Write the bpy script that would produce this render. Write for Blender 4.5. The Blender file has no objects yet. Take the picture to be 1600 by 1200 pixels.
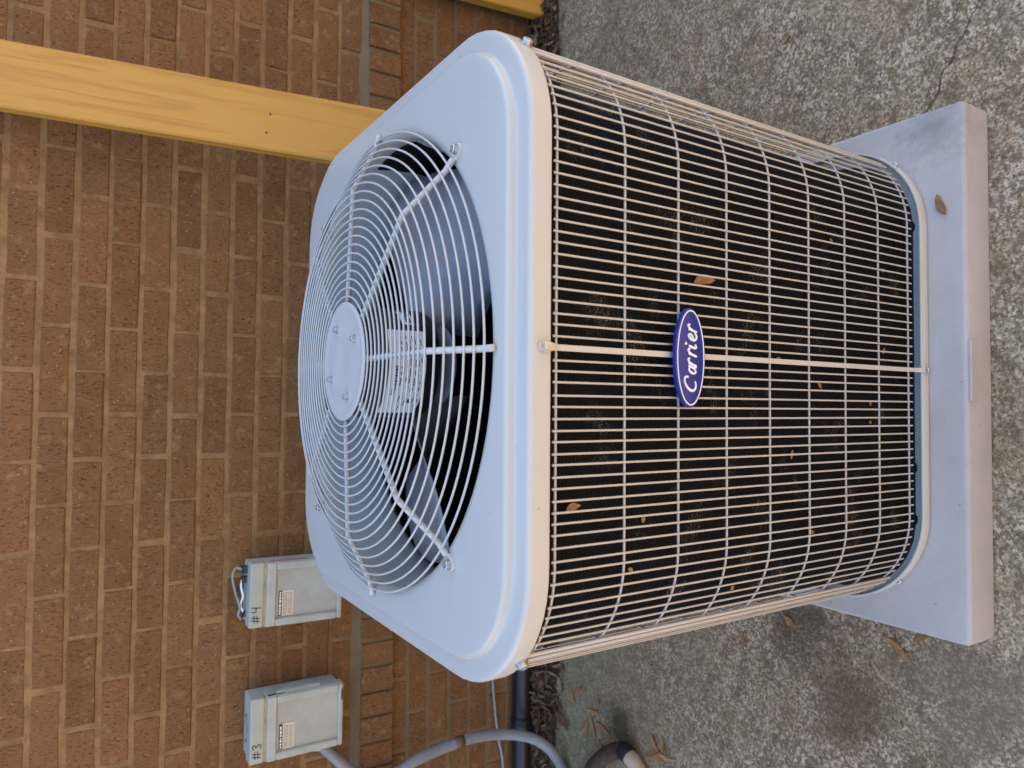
import bpy, math, random
from mathutils import Vector, Matrix, noise
random.seed(7)
R = math.radians
scn = bpy.context.scene
C = scn.collection

# ------------------------------------------------------------------ camera
cam_d = bpy.data.cameras.new('camera')
cam = bpy.data.objects.new('camera', cam_d)
C.objects.link(cam)
scn.camera = cam
CAM = (-.0647, -1.019, 1.2837); YAW, PIT, ROLL, FPX = .0377, .5652, .028, 1116.3
fw = Vector((math.sin(YAW)*math.cos(PIT), math.cos(YAW)*math.cos(PIT), -math.sin(PIT)))
rt = Vector((math.cos(YAW), -math.sin(YAW), 0)); up = rt.cross(fw)
ax = -up; ay = rt                                   # phone held sideways: world up points to picture left
c_, s_ = math.cos(ROLL), math.sin(ROLL)
X = c_*ax + s_*ay; Y = -s_*ax + c_*ay; Z = -fw
cam.matrix_world = Matrix(((X.x, Y.x, Z.x, CAM[0]), (X.y, Y.y, Z.y, CAM[1]), (X.z, Y.z, Z.z, CAM[2]), (0, 0, 0, 1)))
cam_d.sensor_width = 36; cam_d.lens = FPX/1600*36
cam_d.clip_start = .01; cam_d.clip_end = 500
cam_d.dof.use_dof = True; cam_d.dof.focus_distance = 1.08; cam_d.dof.aperture_fstop = 7.0

# ------------------------------------------------------------------ sky, sun, exposure
SUN_EL, SUN_AZ = R(62), R(12)                       # sun behind the house: everything in view lies in open shade
w = bpy.data.worlds.new('World'); scn.world = w; w.use_nodes = True
nt = w.node_tree
sky = nt.nodes.new('ShaderNodeTexSky'); sky.sky_type = 'NISHITA'; sky.sun_disc = False
sky.dust_density = .4; sky.ozone_density = 1.0; sky.sun_elevation = SUN_EL; sky.sun_rotation = SUN_AZ
bg = nt.nodes['Background']; bg.inputs['Strength'].default_value = .15
nt.links.new(sky.outputs[0], bg.inputs['Color'])
sd = bpy.data.lights.new('sun', 'SUN'); sd.energy = 3.3; sd.angle = R(.5); sd.color = (1, .87, .70)
so = bpy.data.objects.new('sun', sd); C.objects.link(so)
sdir = Vector((math.sin(SUN_AZ)*math.cos(SUN_EL), math.cos(SUN_AZ)*math.cos(SUN_EL), math.sin(SUN_EL)))
so.location = sdir*20; so.rotation_euler = sdir.to_track_quat('Z', 'Y').to_euler()
scn.view_settings.view_transform = 'Standard'; scn.view_settings.look = 'None'
scn.view_settings.gamma = 1; scn.view_settings.exposure = 2.25

# ------------------------------------------------------------------ materials
class NT:
    """small node helper"""
    def __init__(s, name):
        s.m = bpy.data.materials.new(name); s.m.use_nodes = True
        s.t = s.m.node_tree; s.b = s.t.nodes['Principled BSDF']
        s.co = None
    def n(s, typ, **kw):
        nd = s.t.nodes.new(typ)
        for k, v in kw.items():
            if hasattr(nd, k): setattr(nd, k, v)
            else: s.put(nd.inputs[k.replace('_', ' ')], v)
        return nd
    def put(s, inp, v):
        if isinstance(v, bpy.types.NodeSocket): s.t.links.new(v, inp)
        else: inp.default_value = v
    def coord(s, which='Object'):
        return s.n('ShaderNodeTexCoord').outputs[which]
    def noise(s, vec, scale, detail=4, rough=.6):
        nd = s.n('ShaderNodeTexNoise'); s.put(nd.inputs['Vector'], vec)
        nd.inputs['Scale'].default_value = scale; nd.inputs['Detail'].default_value = detail; nd.inputs['Roughness'].default_value = rough
        return nd.outputs['Fac']
    def voro(s, vec, scale, feature='F1', out='Distance'):
        nd = s.n('ShaderNodeTexVoronoi', feature=feature); s.put(nd.inputs['Vector'], vec); nd.inputs['Scale'].default_value = scale
        return nd.outputs[out]
    def ramp(s, fac, stops):
        nd = s.n('ShaderNodeValToRGB'); s.put(nd.inputs[0], fac)
        e = nd.color_ramp.elements
        while len(e) < len(stops): e.new(.5)
        for el, (p, c) in zip(e, stops):
            el.position = p; el.color = (c, c, c, 1) if isinstance(c, (int, float)) else (*c, 1)
        return nd.outputs[0]
    def mix(s, fac, a, b, mode='MIX'):
        nd = s.n('ShaderNodeMix', data_type='RGBA', blend_type=mode)
        for i, v in ((0, fac), (6, a), (7, b)):
            if isinstance(v, tuple): v = (*v, 1) if len(v) == 3 else v
            s.put(nd.inputs[i], v)
        return nd.outputs[2]
    def math(s, op, a, b=0., c=0.):
        nd = s.n('ShaderNodeMath', operation=op)
        for i, v in enumerate((a, b, c)): s.put(nd.inputs[i], v)
        return nd.outputs[0]
    def mapr(s, vec, scale=(1, 1, 1), loc=(0, 0, 0), rot=(0, 0, 0)):
        nd = s.n('ShaderNodeMapping'); s.put(nd.inputs[0], vec)
        nd.inputs['Scale'].default_value = scale; nd.inputs['Location'].default_value = loc; nd.inputs['Rotation'].default_value = rot
        return nd.outputs[0]
    def bump(s, h, dist, strength=1., prev=None):
        nd = s.n('ShaderNodeBump'); s.put(nd.inputs['Height'], h)
        nd.inputs['Distance'].default_value = dist; nd.inputs['Strength'].default_value = strength
        if prev is not None: s.put(nd.inputs['Normal'], prev)
        return nd.outputs[0]
    def done(s, col=None, rough=None, normal=None, metal=None, spec=None, **kw):
        for k, v in (('Base Color', col), ('Roughness', rough), ('Normal', normal), ('Metallic', metal), ('Specular IOR Level', spec)):
            if v is None: continue
            if isinstance(v, tuple): v = (*v, 1)
            s.put(s.b.inputs[k], v)
        for k, v in kw.items(): s.put(s.b.inputs[k], v)
        return s.m

M = {}
def simple(name, col, rough=.5, metal=0., var=.12, scale=30, bump=0., spec=.5):
    t = NT(name); o = t.coord()
    f = t.noise(o, scale, 5)
    c = t.mix(t.ramp(f, [(.3, 0.), (.7, 1.)]), tuple(x*(1-var) for x in col), tuple(x*(1+var) for x in col))
    r = t.math('MULTIPLY_ADD', t.noise(o, scale*.4, 3), .25, rough-.12)
    M[name] = t.done(c, r, t.bump(t.noise(o, scale*6, 3), bump) if bump else None, metal, spec)
    return M[name]

def mat_concrete():
    t = NT('concrete'); o = t.coord()
    wob = t.n('ShaderNodeTexNoise'); t.put(wob.inputs['Vector'], o); wob.inputs['Scale'].default_value = 40
    big = t.noise(o, 1.7, 5, .62); mid = t.noise(o, 9, 6, .65); fine = t.noise(o, 75, 7, .78); grit = t.noise(o, 170, 5, .8)
    base = t.mix(t.ramp(big, [(.36, 0.), (.64, 1.)]), (.29, .192, .098), (.49, .352, .195))
    base = t.mix(t.ramp(mid, [(.42, 0.), (.62, 1.)]), base, (.37, .27, .15))
    # worn paste: pale cream sand grains showing, dark pits between
    wear = t.ramp(t.noise(o, 4.5, 6, .65), [(.34, .12), (.62, 1.)])
    dv = t.n('ShaderNodeVectorMath', operation='MULTIPLY_ADD'); wn = t.n('ShaderNodeTexNoise'); t.put(wn.inputs['Vector'], o); wn.inputs['Scale'].default_value = 240; wn.inputs['Detail'].default_value = 3
    t.put(dv.inputs[0], wn.outputs['Color']); dv.inputs[1].default_value = (.0045, .0045, .0045); t.put(dv.inputs[2], o); ov = dv.outputs[0]
    def cells(sc):
        nd = t.n('ShaderNodeTexVoronoi', feature='F1'); t.put(nd.inputs['Vector'], ov); nd.inputs['Scale'].default_value = sc
        sp_ = t.n('ShaderNodeSeparateColor'); t.put(sp_.inputs[0], nd.outputs['Color']); return sp_.outputs[0], nd.outputs['Distance']
    g1, d1 = cells(230); g2, d2 = cells(480); g3, d3 = cells(120)
    # sand-sized grains: each its own tone
    tone = t.math('ADD', t.math('MULTIPLY', g1, .45), t.math('ADD', t.math('MULTIPLY', g2, .35), t.math('MULTIPLY', fine, .45)))
    col = t.mix(1., base, t.ramp(tone, [(.28, .42), (.62, 1.0), (.95, 1.5)]), 'MULTIPLY')
    pale = t.math('MULTIPLY', t.ramp(t.math('ADD', g1, t.math('MULTIPLY', t.math('SUBTRACT', fine, .5), 1.6)), [(.68, 0.), (.80, 1.)]), wear)
    col = t.mix(t.math('MULTIPLY', pale, .8), col, (.78, .63, .40))
    pale3 = t.math('MULTIPLY', t.ramp(t.math('ADD', g3, t.math('MULTIPLY', t.math('SUBTRACT', grit, .5), 1.8)), [(.84, 0.), (.92, 1.)]), t.math('MULTIPLY', wear, wear))
    col = t.mix(t.math('MULTIPLY', pale3, .7), col, (.90, .77, .55))
    pit = t.ramp(grit, [(.37, 1.), (.45, 0.)])
    col = t.mix(t.math('MULTIPLY', pit, .85), col, (.07, .046, .025))
    mott = t.ramp(t.noise(o, 26, 5, .7), [(.36, .62), (.54, 0.)])
    col = t.mix(mott, col, (.15, .10, .052))
    # green film of algae along the foot of the wall, on the left
    sx = t.n('ShaderNodeSeparateXYZ'); t.put(sx.inputs[0], o)
    alg = t.math('MULTIPLY', t.ramp(t.math('ADD', t.math('MULTIPLY', sx.outputs['Y'], 1.), t.math('MULTIPLY', mid, .4)), [(.30, 0.), (.80, 1.)]),
                 t.ramp(sx.outputs['X'], [(0., 1.), (.2, .35)]))
    col = t.mix(t.math('MULTIPLY', alg, .55), col, (.22, .19, .09))
    # rust-brown stains
    def spot(x, y, r, c, k, col):
        d = t.n('ShaderNodeVectorMath', operation='DISTANCE'); t.put(d.inputs[0], o); d.inputs[1].default_value = (x, y, 0)
        dd = t.math('ADD', d.outputs['Value'], t.math('MULTIPLY', t.math('SUBTRACT', mid, .5), r*1.6))
        f = t.n('ShaderNodeMapRange', interpolation_type='SMOOTHSTEP'); t.put(f.inputs[0], dd)
        f.inputs[1].default_value = r; f.inputs[2].default_value = r*.35; f.inputs[3].default_value = 0; f.inputs[4].default_value = k
        return t.mix(f.outputs[0], col, c)
    col = spot(-.50, -.10, .10, (.11, .072, .045), .7, col)
    col = spot(-.63, -.20, .11, (.15, .082, .040), .65, col)
    col = spot(-.53, -.17, .05, (.16, .07, .03), .5, col)
    col = spot(-.92, .46, .09, (.04, .035, .022), .8, col)
    col = spot(-.55, -.42, .13, (.23, .175, .12), .6, col)
    # crack that runs off from the corner of the pad
    wx = t.math('ADD', sx.outputs['Y'], t.math('MULTIPLY', t.math('SUBTRACT', t.noise(o, 18, 4), .5), .05))
    ln = t.math('ABSOLUTE', t.math('ADD', wx, t.math('MULTIPLY', sx.outputs['X'], .25)))
    ln = t.math('ABSOLUTE', t.math('ADD', t.math('ADD', wx, .36), t.math('MULTIPLY', t.math('SUBTRACT', sx.outputs['X'], .47), .55)))
    crack = t.math('MULTIPLY', t.ramp(ln, [(.0015, 1.), (.004, 0.)]), t.ramp(sx.outputs['X'], [(.45, 0.), (.47, 1.)]))
    col = t.mix(t.math('MULTIPLY', crack, .8), col, (.03, .025, .02))
    hgt = t.math('ADD', t.math('ADD', t.math('MULTIPLY', tone, 1.), t.math('MULTIPLY', grit, 1.)), t.math('MULTIPLY', crack, -.8))
    nrm = t.bump(hgt, .004, .9)
    M['concrete'] = t.done(col, .85, nrm, spec=.3)

def mat_brick():
    t = NT('brick'); o = t.coord(); oi = t.n('ShaderNodeObjectInfo')
    off = t.n('ShaderNodeVectorMath', operation='MULTIPLY_ADD'); t.put(off.inputs[0], oi.outputs['Location']); off.inputs[1].default_value = (7.3, 7.3, 7.3); t.put(off.inputs[2], o)
    v = off.outputs[0]
    rnd = oi.outputs['Random']
    isl = t.n('ShaderNodeNewGeometry').outputs['Random Per Island']
    rr = t.math('FRACT', t.math('ADD', rnd, isl))
    c = t.ramp(rr, [(0., (.155, .070, .023)), (.3, (.198, .090, .029)), (.6, (.178, .084, .031)), (.85, (.225, .103, .034)), (1., (.205, .098, .040))])
    st = t.mapr(v, (1, 1, .35))
    blot = t.noise(v, 22, 5, .65); c = t.mix(t.ramp(blot, [(.35, .0), (.7, .55)]), c, (.24, .120, .050))
    gr = t.noise(st, 300, 4, .7); c = t.mix(t.ramp(gr, [(.36, .85), (.47, 0.)]), c, (.055, .028, .012))
    fl = t.voro(v, 75); c = t.mix(t.ramp(fl, [(.06, .8), (.11, 0.)]), c, (.50, .36, .22))
    # mortar smeared over the arrises
    sm = t.math('MULTIPLY', t.ramp(t.noise(v, 34, 6, .7), [(.56, 0.), (.68, 1.)]), .45)
    c = t.mix(sm, c, (.34, .21, .095))
    h = t.math('ADD', t.math('MULTIPLY', gr, .8), t.math('MULTIPLY', blot, .9))
    M['brick'] = t.done(c, .9, t.bump(h, .0045, .9), spec=.2)

def mat_mortar():
    t = NT('mortar'); o = t.coord()
    f = t.noise(o, 25, 6, .65); g = t.noise(o, 240, 4, .7)
    c = t.mix(t.ramp(f, [(.35, 0.), (.65, 1.)]), (.205, .112, .044), (.32, .180, .080))
    # grey weathered lower joints with a shape of their own
    sx = t.n('ShaderNodeSeparateXYZ'); t.put(sx.inputs[0], o)
    lo = t.ramp(t.math('ADD', sx.outputs['Z'], t.math('MULTIPLY', t.math('SUBTRACT', f, .5), .12)), [(.60, 1.), (.64, 0.)])
    c = t.mix(t.math('MULTIPLY', lo, .65), c, (.150, .118, .070))
    c = t.mix(t.ramp(g, [(.3, .6), (.42, 0.)]), c, (.09, .06, .035))
    M['mortar'] = t.done(c, .95, t.bump(t.math('ADD', f, t.math('MULTIPLY', g, .5)), .006, .8), spec=.15)

def mat_wood():
    t = NT('pine_wood'); o = t.coord()
    wv = t.n('ShaderNodeTexNoise'); t.put(wv.inputs['Vector'], t.mapr(o, (14, 14, .7))); wv.inputs['Scale'].default_value = 1.6; wv.inputs['Detail'].default_value = 5
    rings = t.math('SINE', t.math('MULTIPLY', wv.outputs['Fac'], 34.))
    c = t.mix(t.ramp(rings, [(.0, 0.), (1., 1.)]), (.50, .238, .034), (.42, .185, .024))
    c = t.mix(t.ramp(t.noise(t.mapr(o, (70, 70, 2.5)), 3, 4), [(.4, 0.), (.75, .5)]), c, (.54, .29, .05))
    c = t.mix(t.ramp(t.noise(o, 4, 3), [(.45, 0.), (.8, .45)]), c, (.46, .225, .032))
    M['pine_wood'] = t.done(c, .55, t.bump(rings, .0006, .35), spec=.35)

def mat_paint(name, col, rough=.33, dirt=.25):
    t = NT(name); o = t.coord()
    sp = t.noise(o, 7, 5, .6); c = t.mix(t.math('MULTIPLY', t.ramp(sp, [(.5, 0.), (.75, 1.)]), dirt), col, tuple(x*.82 for x in col))
    d = t.voro(o, 26); c = t.mix(t.ramp(d, [(.03, .6), (.045, 0.)]), c, tuple(x*.5 for x in col))
    op = t.noise(o, 900, 2, .5)
    M[name] = t.done(c, t.math('MULTIPLY_ADD', t.noise(o, 5, 4), .12, rough-.06), t.bump(op, .0003, .25), spec=.35)

def mat_pad():
    t = NT('pad_plastic'); o = t.coord()
    f = t.noise(o, 6, 5, .65); g = t.noise(o, 420, 3, .7)
    c = t.mix(t.ramp(f, [(.35, 0.), (.7, 1.)]), (.40, .355, .305), (.47, .42, .365))
    d = t.voro(o, 34); c = t.mix(t.ramp(d, [(.035, .75), (.06, 0.)]), c, (.13, .11, .09))
    ds = t.n('ShaderNodeVectorMath', operation='DISTANCE'); t.put(ds.inputs[0], o); ds.inputs[1].default_value = (.40, -.41, .0762)
    dd = t.math('ADD', ds.outputs['Value'], t.math('MULTIPLY', t.math('SUBTRACT', t.noise(o, 45, 6, .75), .5), .16))
    c = t.mix(t.ramp(dd, [(.0, .55), (.075, 0.)]), c, (.17, .15, .13))
    c = t.mix(t.ramp(g, [(.33, .35), (.45, 0.)]), c, (.24, .22, .20))
    M['pad_plastic'] = t.done(c, .62, t.bump(g, .0012, .6), spec=.4)

def mat_coil():
    t = NT('coil_fins'); o = t.coord()
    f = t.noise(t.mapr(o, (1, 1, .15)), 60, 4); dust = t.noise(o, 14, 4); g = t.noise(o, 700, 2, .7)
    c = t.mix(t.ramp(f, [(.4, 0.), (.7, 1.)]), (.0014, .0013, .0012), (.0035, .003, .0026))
    msk = t.math('MULTIPLY', t.ramp(dust, [(.57, 0.), (.66, 1.)]), t.ramp(g, [(.60, 0.), (.66, 1.)]))
    c = t.mix(msk, c, (.42, .33, .20))
    M['coil_fins'] = t.done(c, .65, None, spec=.15)

def mat_leaf(name, cols):
    t = NT(name); o = t.coord(); g = t.n('ShaderNodeNewGeometry'); oi = t.n('ShaderNodeObjectInfo')
    r = t.math('FRACT', t.math('ADD', g.outputs['Random Per Island'], oi.outputs['Random']))
    n = len(cols)
    c = t.ramp(r, [(i/(n-1), col) for i, col in enumerate(cols)])
    c = t.mix(t.ramp(t.noise(o, 120, 4), [(.35, .5), (.6, 0.)]), c, (.06, .03, .015))
    M[name] = t.done(c, .7, t.bump(t.noise(o, 260, 3), .001, .5), spec=.25)

def mat_boxpaint():
    t = NT('box_paint'); o = t.coord()
    f = t.noise(o, 12, 6, .65); g = t.noise(o, 60, 5, .7)
    c = t.mix(t.ramp(f, [(.35, 0.), (.7, 1.)]), (.35, .34, .275), (.45, .435, .355))
    c = t.mix(t.ramp(g, [(.62, 0.), (.74, .7)]), c, (.20, .17, .12))
    M['box_paint'] = t.done(c, .55, t.bump(g, .0005, .4), spec=.35)

mat_concrete(); mat_brick(); mat_mortar(); mat_wood(); mat_pad(); mat_coil(); mat_boxpaint()
mat_paint('unit_paint', (.50, .475, .405))
mat_paint('guard_paint', (.52, .48, .42), .4)
mat_leaf('dry_leaf', [(.44, .20, .065), (.50, .28, .11), (.34, .15, .055), (.55, .36, .17)])
mat_leaf('litter_leaf', [(.10, .048, .022), (.17, .085, .038), (.055, .028, .015), (.24, .13, .06), (.12, .06, .035), (.30, .20, .11)])
simple('steel', (.55, .54, .52), .32, 1., .1, 60)
simple('zinc', (.50, .49, .46), .38, .85, .12, 40)
simple('fan_metal', (.24, .245, .25), .45, .3, .15, 14)
simple('shroud_metal', (.40, .40, .39), .5, .0, .08, 8)
simple('motor_black', (.012, .012, .013), .45, 0, .2, 20)
simple('label_white', (.82, .82, .80), .5, 0, .05, 40)
simple('label_cream', (.62, .52, .36), .5, 0, .08, 60)
simple('ink', (.012, .012, .014), .6, 0, .2, 40)
simple('marker', (.018, .015, .015), .7, 0, .3, 60)
simple('badge_blue', (.020, .024, .20), .28, 0, .05, 20)
simple('badge_white', (.80, .80, .79), .35, 0, .03, 20)
simple('black_rubber', (.012, .012, .013), .5, 0, .3, 25)
simple('black_pipe', (.014, .014, .017), .36, 0, .3, 12)
simple('conduit_grey', (.21, .21, .205), .5, 0, .15, 25)
simple('cable_grey', (.26, .26, .25), .5, 0, .15, 40)
simple('rusty_pipe', (.070, .038, .022), .7, .2, .5, 45, .001)
simple('beige_plastic', (.48, .40, .27), .5, 0, .1, 30)
simple('brown_tape', (.14, .075, .035), .6, 0, .2, 30)
simple('yellow_gasket', (.40, .27, .085), .7, 0, .3, 60)
simple('red_sticker', (.46, .12, .13), .5, 0, .2, 60)
simple('dark_gap', (.01, .009, .008), .8, 0, .2, 30)
simple('fascia_paint', (.62, .60, .55), .6, 0, .06, 8)
simple('stucco', (.48, .34, .19), .9, 0, .06, 4, .003)
simple('soil', (.05, .032, .02), .95, 0, .4, 30, .006)

# ------------------------------------------------------------------ mesh helpers
class MB:
    def __init__(s): s.v = []; s.f = []
    def box(s, x0, x1, y0, y1, z0, z1):
        b = len(s.v)
        s.v += [(x, y, z) for z in (z0, z1) for y in (y0, y1) for x in (x0, x1)]
        s.f += [tuple(b+i for i in q) for q in ((0, 2, 3, 1), (4, 5, 7, 6), (0, 1, 5, 4), (2, 6, 7, 3), (0, 4, 6, 2), (1, 3, 7, 5))]
        return s
    def bbox(s, x0, x1, y0, y1, z0, z1, c=.003):
        """box with every edge chamfered"""
        b = len(s.v); idx = {}
        cx, cy, cz = (x0+x1)/2, (y0+y1)/2, (z0+z1)/2
        for i, x in enumerate((x0, x1)):
            for j, y in enumerate((y0, y1)):
                for k, z in enumerate((z0, z1)):
                    dx, dy, dz = (c if i == 0 else -c), (c if j == 0 else -c), (c if k == 0 else -c)
                    for a, p in enumerate(((x, y+dy, z+dz), (x+dx, y, z+dz), (x+dx, y+dy, z))):
                        idx[i, j, k, a] = len(s.v); s.v.append(p)
        def add(l):
            pts = [Vector(s.v[i]) for i in l]; n = (pts[1]-pts[0]).cross(pts[2]-pts[0]); ctr = sum(pts, Vector())/len(pts)
            if n.dot(ctr-Vector((cx, cy, cz))) < 0: l = l[::-1]
            s.f.append(tuple(l))
        for a in range(3):
            for e in (0, 1):
                def key(p, q):
                    t = [0, 0, 0]; t[a] = e; o = [i for i in range(3) if i != a]; t[o[0]] = p; t[o[1]] = q; return (*t, a)
                add([idx[key(0, 0)], idx[key(1, 0)], idx[key(1, 1)], idx[key(0, 1)]])
        for a in range(3):
            o = [i for i in range(3) if i != a]
            for p in (0, 1):
                for q in (0, 1):
                    t0 = [0, 0, 0]; t1 = [0, 0, 0]; t1[a] = 1
                    for t in (t0, t1): t[o[0]] = p; t[o[1]] = q
                    add([idx[(*t0, o[0])], idx[(*t1, o[0])], idx[(*t1, o[1])], idx[(*t0, o[1])]])
        for i in (0, 1):
            for j in (0, 1):
                for k in (0, 1): add([idx[i, j, k, 0], idx[i, j, k, 1], idx[i, j, k, 2]])
        return s
    def loops(s, loops, closed=True, cap0=False, cap1=False, ring=False):
        b = len(s.v); n = len(loops[0])
        for l in loops: s.v += [tuple(p) for p in l]
        m = len(loops)
        for i in range(m if ring else m-1):
            for j in range(n if closed else n-1):
                a, c = b+i*n+j, b+((i+1) % m)*n+j
                a2, c2 = b+i*n+(j+1) % n, b+((i+1) % m)*n+(j+1) % n
                s.f.append((a, a2, c2, c))
        if cap0: s.f.append(tuple(b+j for j in range(n))[::-1])
        if cap1: s.f.append(tuple(b+(m-1)*n+j for j in range(n)))
        return s
    def tube(s, path, r, n=8, closed=False, caps=True):
        path = [Vector(p) for p in path]; m = len(path)
        rs = r if isinstance(r, (list, tuple)) else [r]*m
        ls = []; prev = None
        for i, p in enumerate(path):
            if closed: d = path[(i+1) % m]-path[i-1]
            else: d = path[min(i+1, m-1)]-path[max(i-1, 0)]
            d.normalize()
            if prev is None:
                a = Vector((0, 0, 1)) if abs(d.z) < .9 else Vector((1, 0, 0)); u = d.cross(a).normalized()
            else: u = (prev-d*prev.dot(d)).normalized()
            prev = u; v = d.cross(u)
            ls.append([p+(u*math.cos(2*math.pi*k/n)+v*math.sin(2*math.pi*k/n))*rs[i] for k in range(n)])
        s.loops(ls, True, caps and not closed, caps and not closed, closed)
        return s
    def lathe(s, prof, n=32, o=(0, 0, 0), axis='z', cap0=False, cap1=False):
        ls = []
        for r, h in prof:
            l = []
            for k in range(n):
                a = 2*math.pi*k/n; u, v = r*math.cos(a), r*math.sin(a)
                q = (u, v, h) if axis == 'z' else ((u, -h, v) if axis == '-y' else (h, u, v))
                l.append((q[0]+o[0], q[1]+o[1], q[2]+o[2]))
            ls.append(l)
        return s.loops(ls, True, cap0, cap1)
    def mesh(s, name, mat, smooth=False):
        me = bpy.data.meshes.new(name); me.from_pydata(s.v, [], s.f); me.update()
        if mat: me.materials.append(M[mat])
        if smooth: me.polygons.foreach_set('use_smooth', [True]*len(me.polygons))
        return me
    def build(s, name, mat, parent=None, smooth=False, loc=None):
        return link(name, s.mesh(name, mat, smooth), parent, loc)

def link(name, me, parent=None, loc=None):
    o = bpy.data.objects.new(name, me); C.objects.link(o)
    if parent is not None: o.parent = parent
    if loc is not None: o.location = loc
    return o
def tag(o, label=None, cat=None, group=None, kind=None):
    for k, v in (('label', label), ('category', cat), ('group', group), ('kind', kind)):
        if v: o[k] = v
    return o
def empty(name, loc=(0, 0, 0)):
    o = bpy.data.objects.new(name, None); C.objects.link(o); o.location = loc; o.empty_display_size = .1
    return o
def spline(pts, k=8, closed=False):
    P = [Vector(p) for p in pts]; n = len(P); out = []
    for i in range(n if closed else n-1):
        g = (lambda j: P[j % n]) if closed else (lambda j: P[max(0, min(n-1, j))])
        a, b, c, d = g(i-1), g(i), g(i+1), g(i+2)
        for t in range(k):
            t /= k
            out.append(.5*((2*b)+(c-a)*t+(2*a-5*b+4*c-d)*t*t+(3*b-a-3*c+d)*t**3))
    if not closed: out.append(P[-1])
    return out
def smooth_by_angle(o, ang=35):
    me = o.data
    import bmesh
    bm = bmesh.new(); bm.from_mesh(me)
    for f in bm.faces: f.smooth = True
    for e in bm.edges:
        if len(e.link_faces) == 2 and e.calc_face_angle(0) > R(ang): e.smooth = False
    bm.to_mesh(me); bm.free()
    return o
def ribbon(mb, pts, O, U, V, N, h=.0006, k=7):
    """a pen stroke: list of (u, v, width) in metres on the plane O,U,V, raised by h along N, with round ends"""
    P = spline([(a, b, c) for a, b, c in pts], k)
    L = []; Rr = []
    for i, p in enumerate(P):
        d = P[min(i+1, len(P)-1)]-P[max(i-1, 0)]; d.z = 0
        if d.length < 1e-9: d = Vector((1, 0, 0))
        d.normalize(); n = Vector((-d.y, d.x, 0))*p.z/2
        L.append(Vector((p.x, p.y, 0))+n); Rr.append(Vector((p.x, p.y, 0))-n)
    def cap(p, a, sgn):
        r = p.z/2; a0 = math.atan2(a.y-p.y, a.x-p.x)
        return [Vector((p.x+r*math.cos(a0-sgn*math.pi*t/5), p.y+r*math.sin(a0-sgn*math.pi*t/5), 0)) for t in range(1, 5)]
    quads = [(L[i], L[i+1], Rr[i+1], Rr[i]) for i in range(len(P)-1)]
    polys = quads + [[Rr[0]]+cap(P[0], Rr[0], 1)+[L[0]], [L[-1]]+cap(P[-1], L[-1], 1)+[Rr[-1]]]
    for q in polys:
        b = len(mb.v)
        mb.v += [tuple(O+U*p.x+V*p.y+N*h) for p in q]; mb.f.append(tuple(range(b, b+len(q))))
    # side walls
    for S in (L, Rr):
        b = len(mb.v)
        for p in S: mb.v += [tuple(O+U*p.x+V*p.y+N*h), tuple(O+U*p.x+V*p.y)]
        for i in range(len(S)-1): mb.f.append((b+2*i, b+2*i+1, b+2*i+3, b+2*i+2))

# ------------------------------------------------------------------ ground
mb = MB(); n = 8
mb.v = [(-60, -60, 0), (60, -60, 0), (60, 60, 0), (-60, 60, 0)]; mb.f = [(0, 1, 2, 3)]
tag(mb.build('concrete_ground', 'concrete'), 'weathered rough grey-brown concrete slab with stains and pale grit', None, None, 'structure')

# ------------------------------------------------------------------ brick wall
YW = .888; CH = .0677; BL = .203; JT = .0088
wall = tag(empty('brick_wall', (0, YW+.1, 0)), 'brown brick house wall with a projecting ledge of upright bricks low down', 'wall')
PO = Vector((0, YW+.1, 0))
mb = MB()
mb.box(-4, 4, YW+.0024-PO.y, YW+.22-PO.y, -.05, 3.42)
mb.build('mortar', 'mortar', wall)
# mortar fillet on the ledge and the ledge's own bed
mb = MB(); b = 0
fx = [-4+i*.05 for i in range(161)]
ls = []
for i, x in enumerate(fx):
    j = random.uniform(-.003, .003)
    ls.append([(x, YW+.004-PO.y, .592+j), (x, YW-.006-PO.y, .583+j), (x, YW-.020-PO.y, .5695+j*.5), (x, YW-.021-PO.y, .476), (x, YW+.004-PO.y, .476)])
mb.loops(ls, True, True, True)
mb.build('ledge_mortar', 'mortar', wall)
def brick_mesh(L, H, D, seed):
    rnd = random.Random(seed); m = MB()
    nx = 5
    c = .004
    # front face grid ring with chipped arrises: front loop, chamfer loop, back loop
    def loop(inset, y, jit):
        pts = []
        for i in range(nx): pts.append((-L/2+inset+(L-2*inset)*i/(nx-1), y, -H/2+inset))
        pts.append((L/2-inset, y, 0))
        for i in range(nx): pts.append((L/2-inset-(L-2*inset)*i/(nx-1), y, H/2-inset))
        pts.append((-L/2+inset, y, 0))
        return [(x+rnd.uniform(-jit, jit), yy+rnd.uniform(-jit, jit)*.5, z+rnd.uniform(-jit, jit)) for x, yy, z in pts]
    m.loops([loop(0, D, 0), loop(0, .0035, .0012), loop(.0035, 0, .0012)], True, False, True)
    return smooth_me(m.mesh('brick', 'brick'))
def smooth_me(me):
    return me
BM = [brick_mesh(BL-JT, CH-JT, .03, i) for i in range(9)]
HB = [brick_mesh((BL-JT)/2-.005, CH-JT, .03, 50+i) for i in range(3)]
LM = [brick_mesh(.0585, .094, .06, 100+i) for i in range(7)]
far = MB()
def put_brick(me, x, y, z, near, name='brick'):
    dx, dy, dz = random.uniform(-.0022, .0022), random.uniform(-.0016, .0016), random.uniform(-.0014, .0014)
    if near:
        o = link(name, me, wall, (x+dx, y+dy-PO.y, z+dz)); o.rotation_euler = (random.uniform(-.01, .01), random.uniform(-.009, .009), random.uniform(-.006, .006))
    else:
        b = len(far.v)
        far.v += [(v.co.x+x+dx, v.co.y+y+dy-PO.y, v.co.z+z+dz) for v in me.vertices]
        far.f += [tuple(b+i for i in p.vertices) for p in me.polygons]
random.seed(11)
nb = 0
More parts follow.
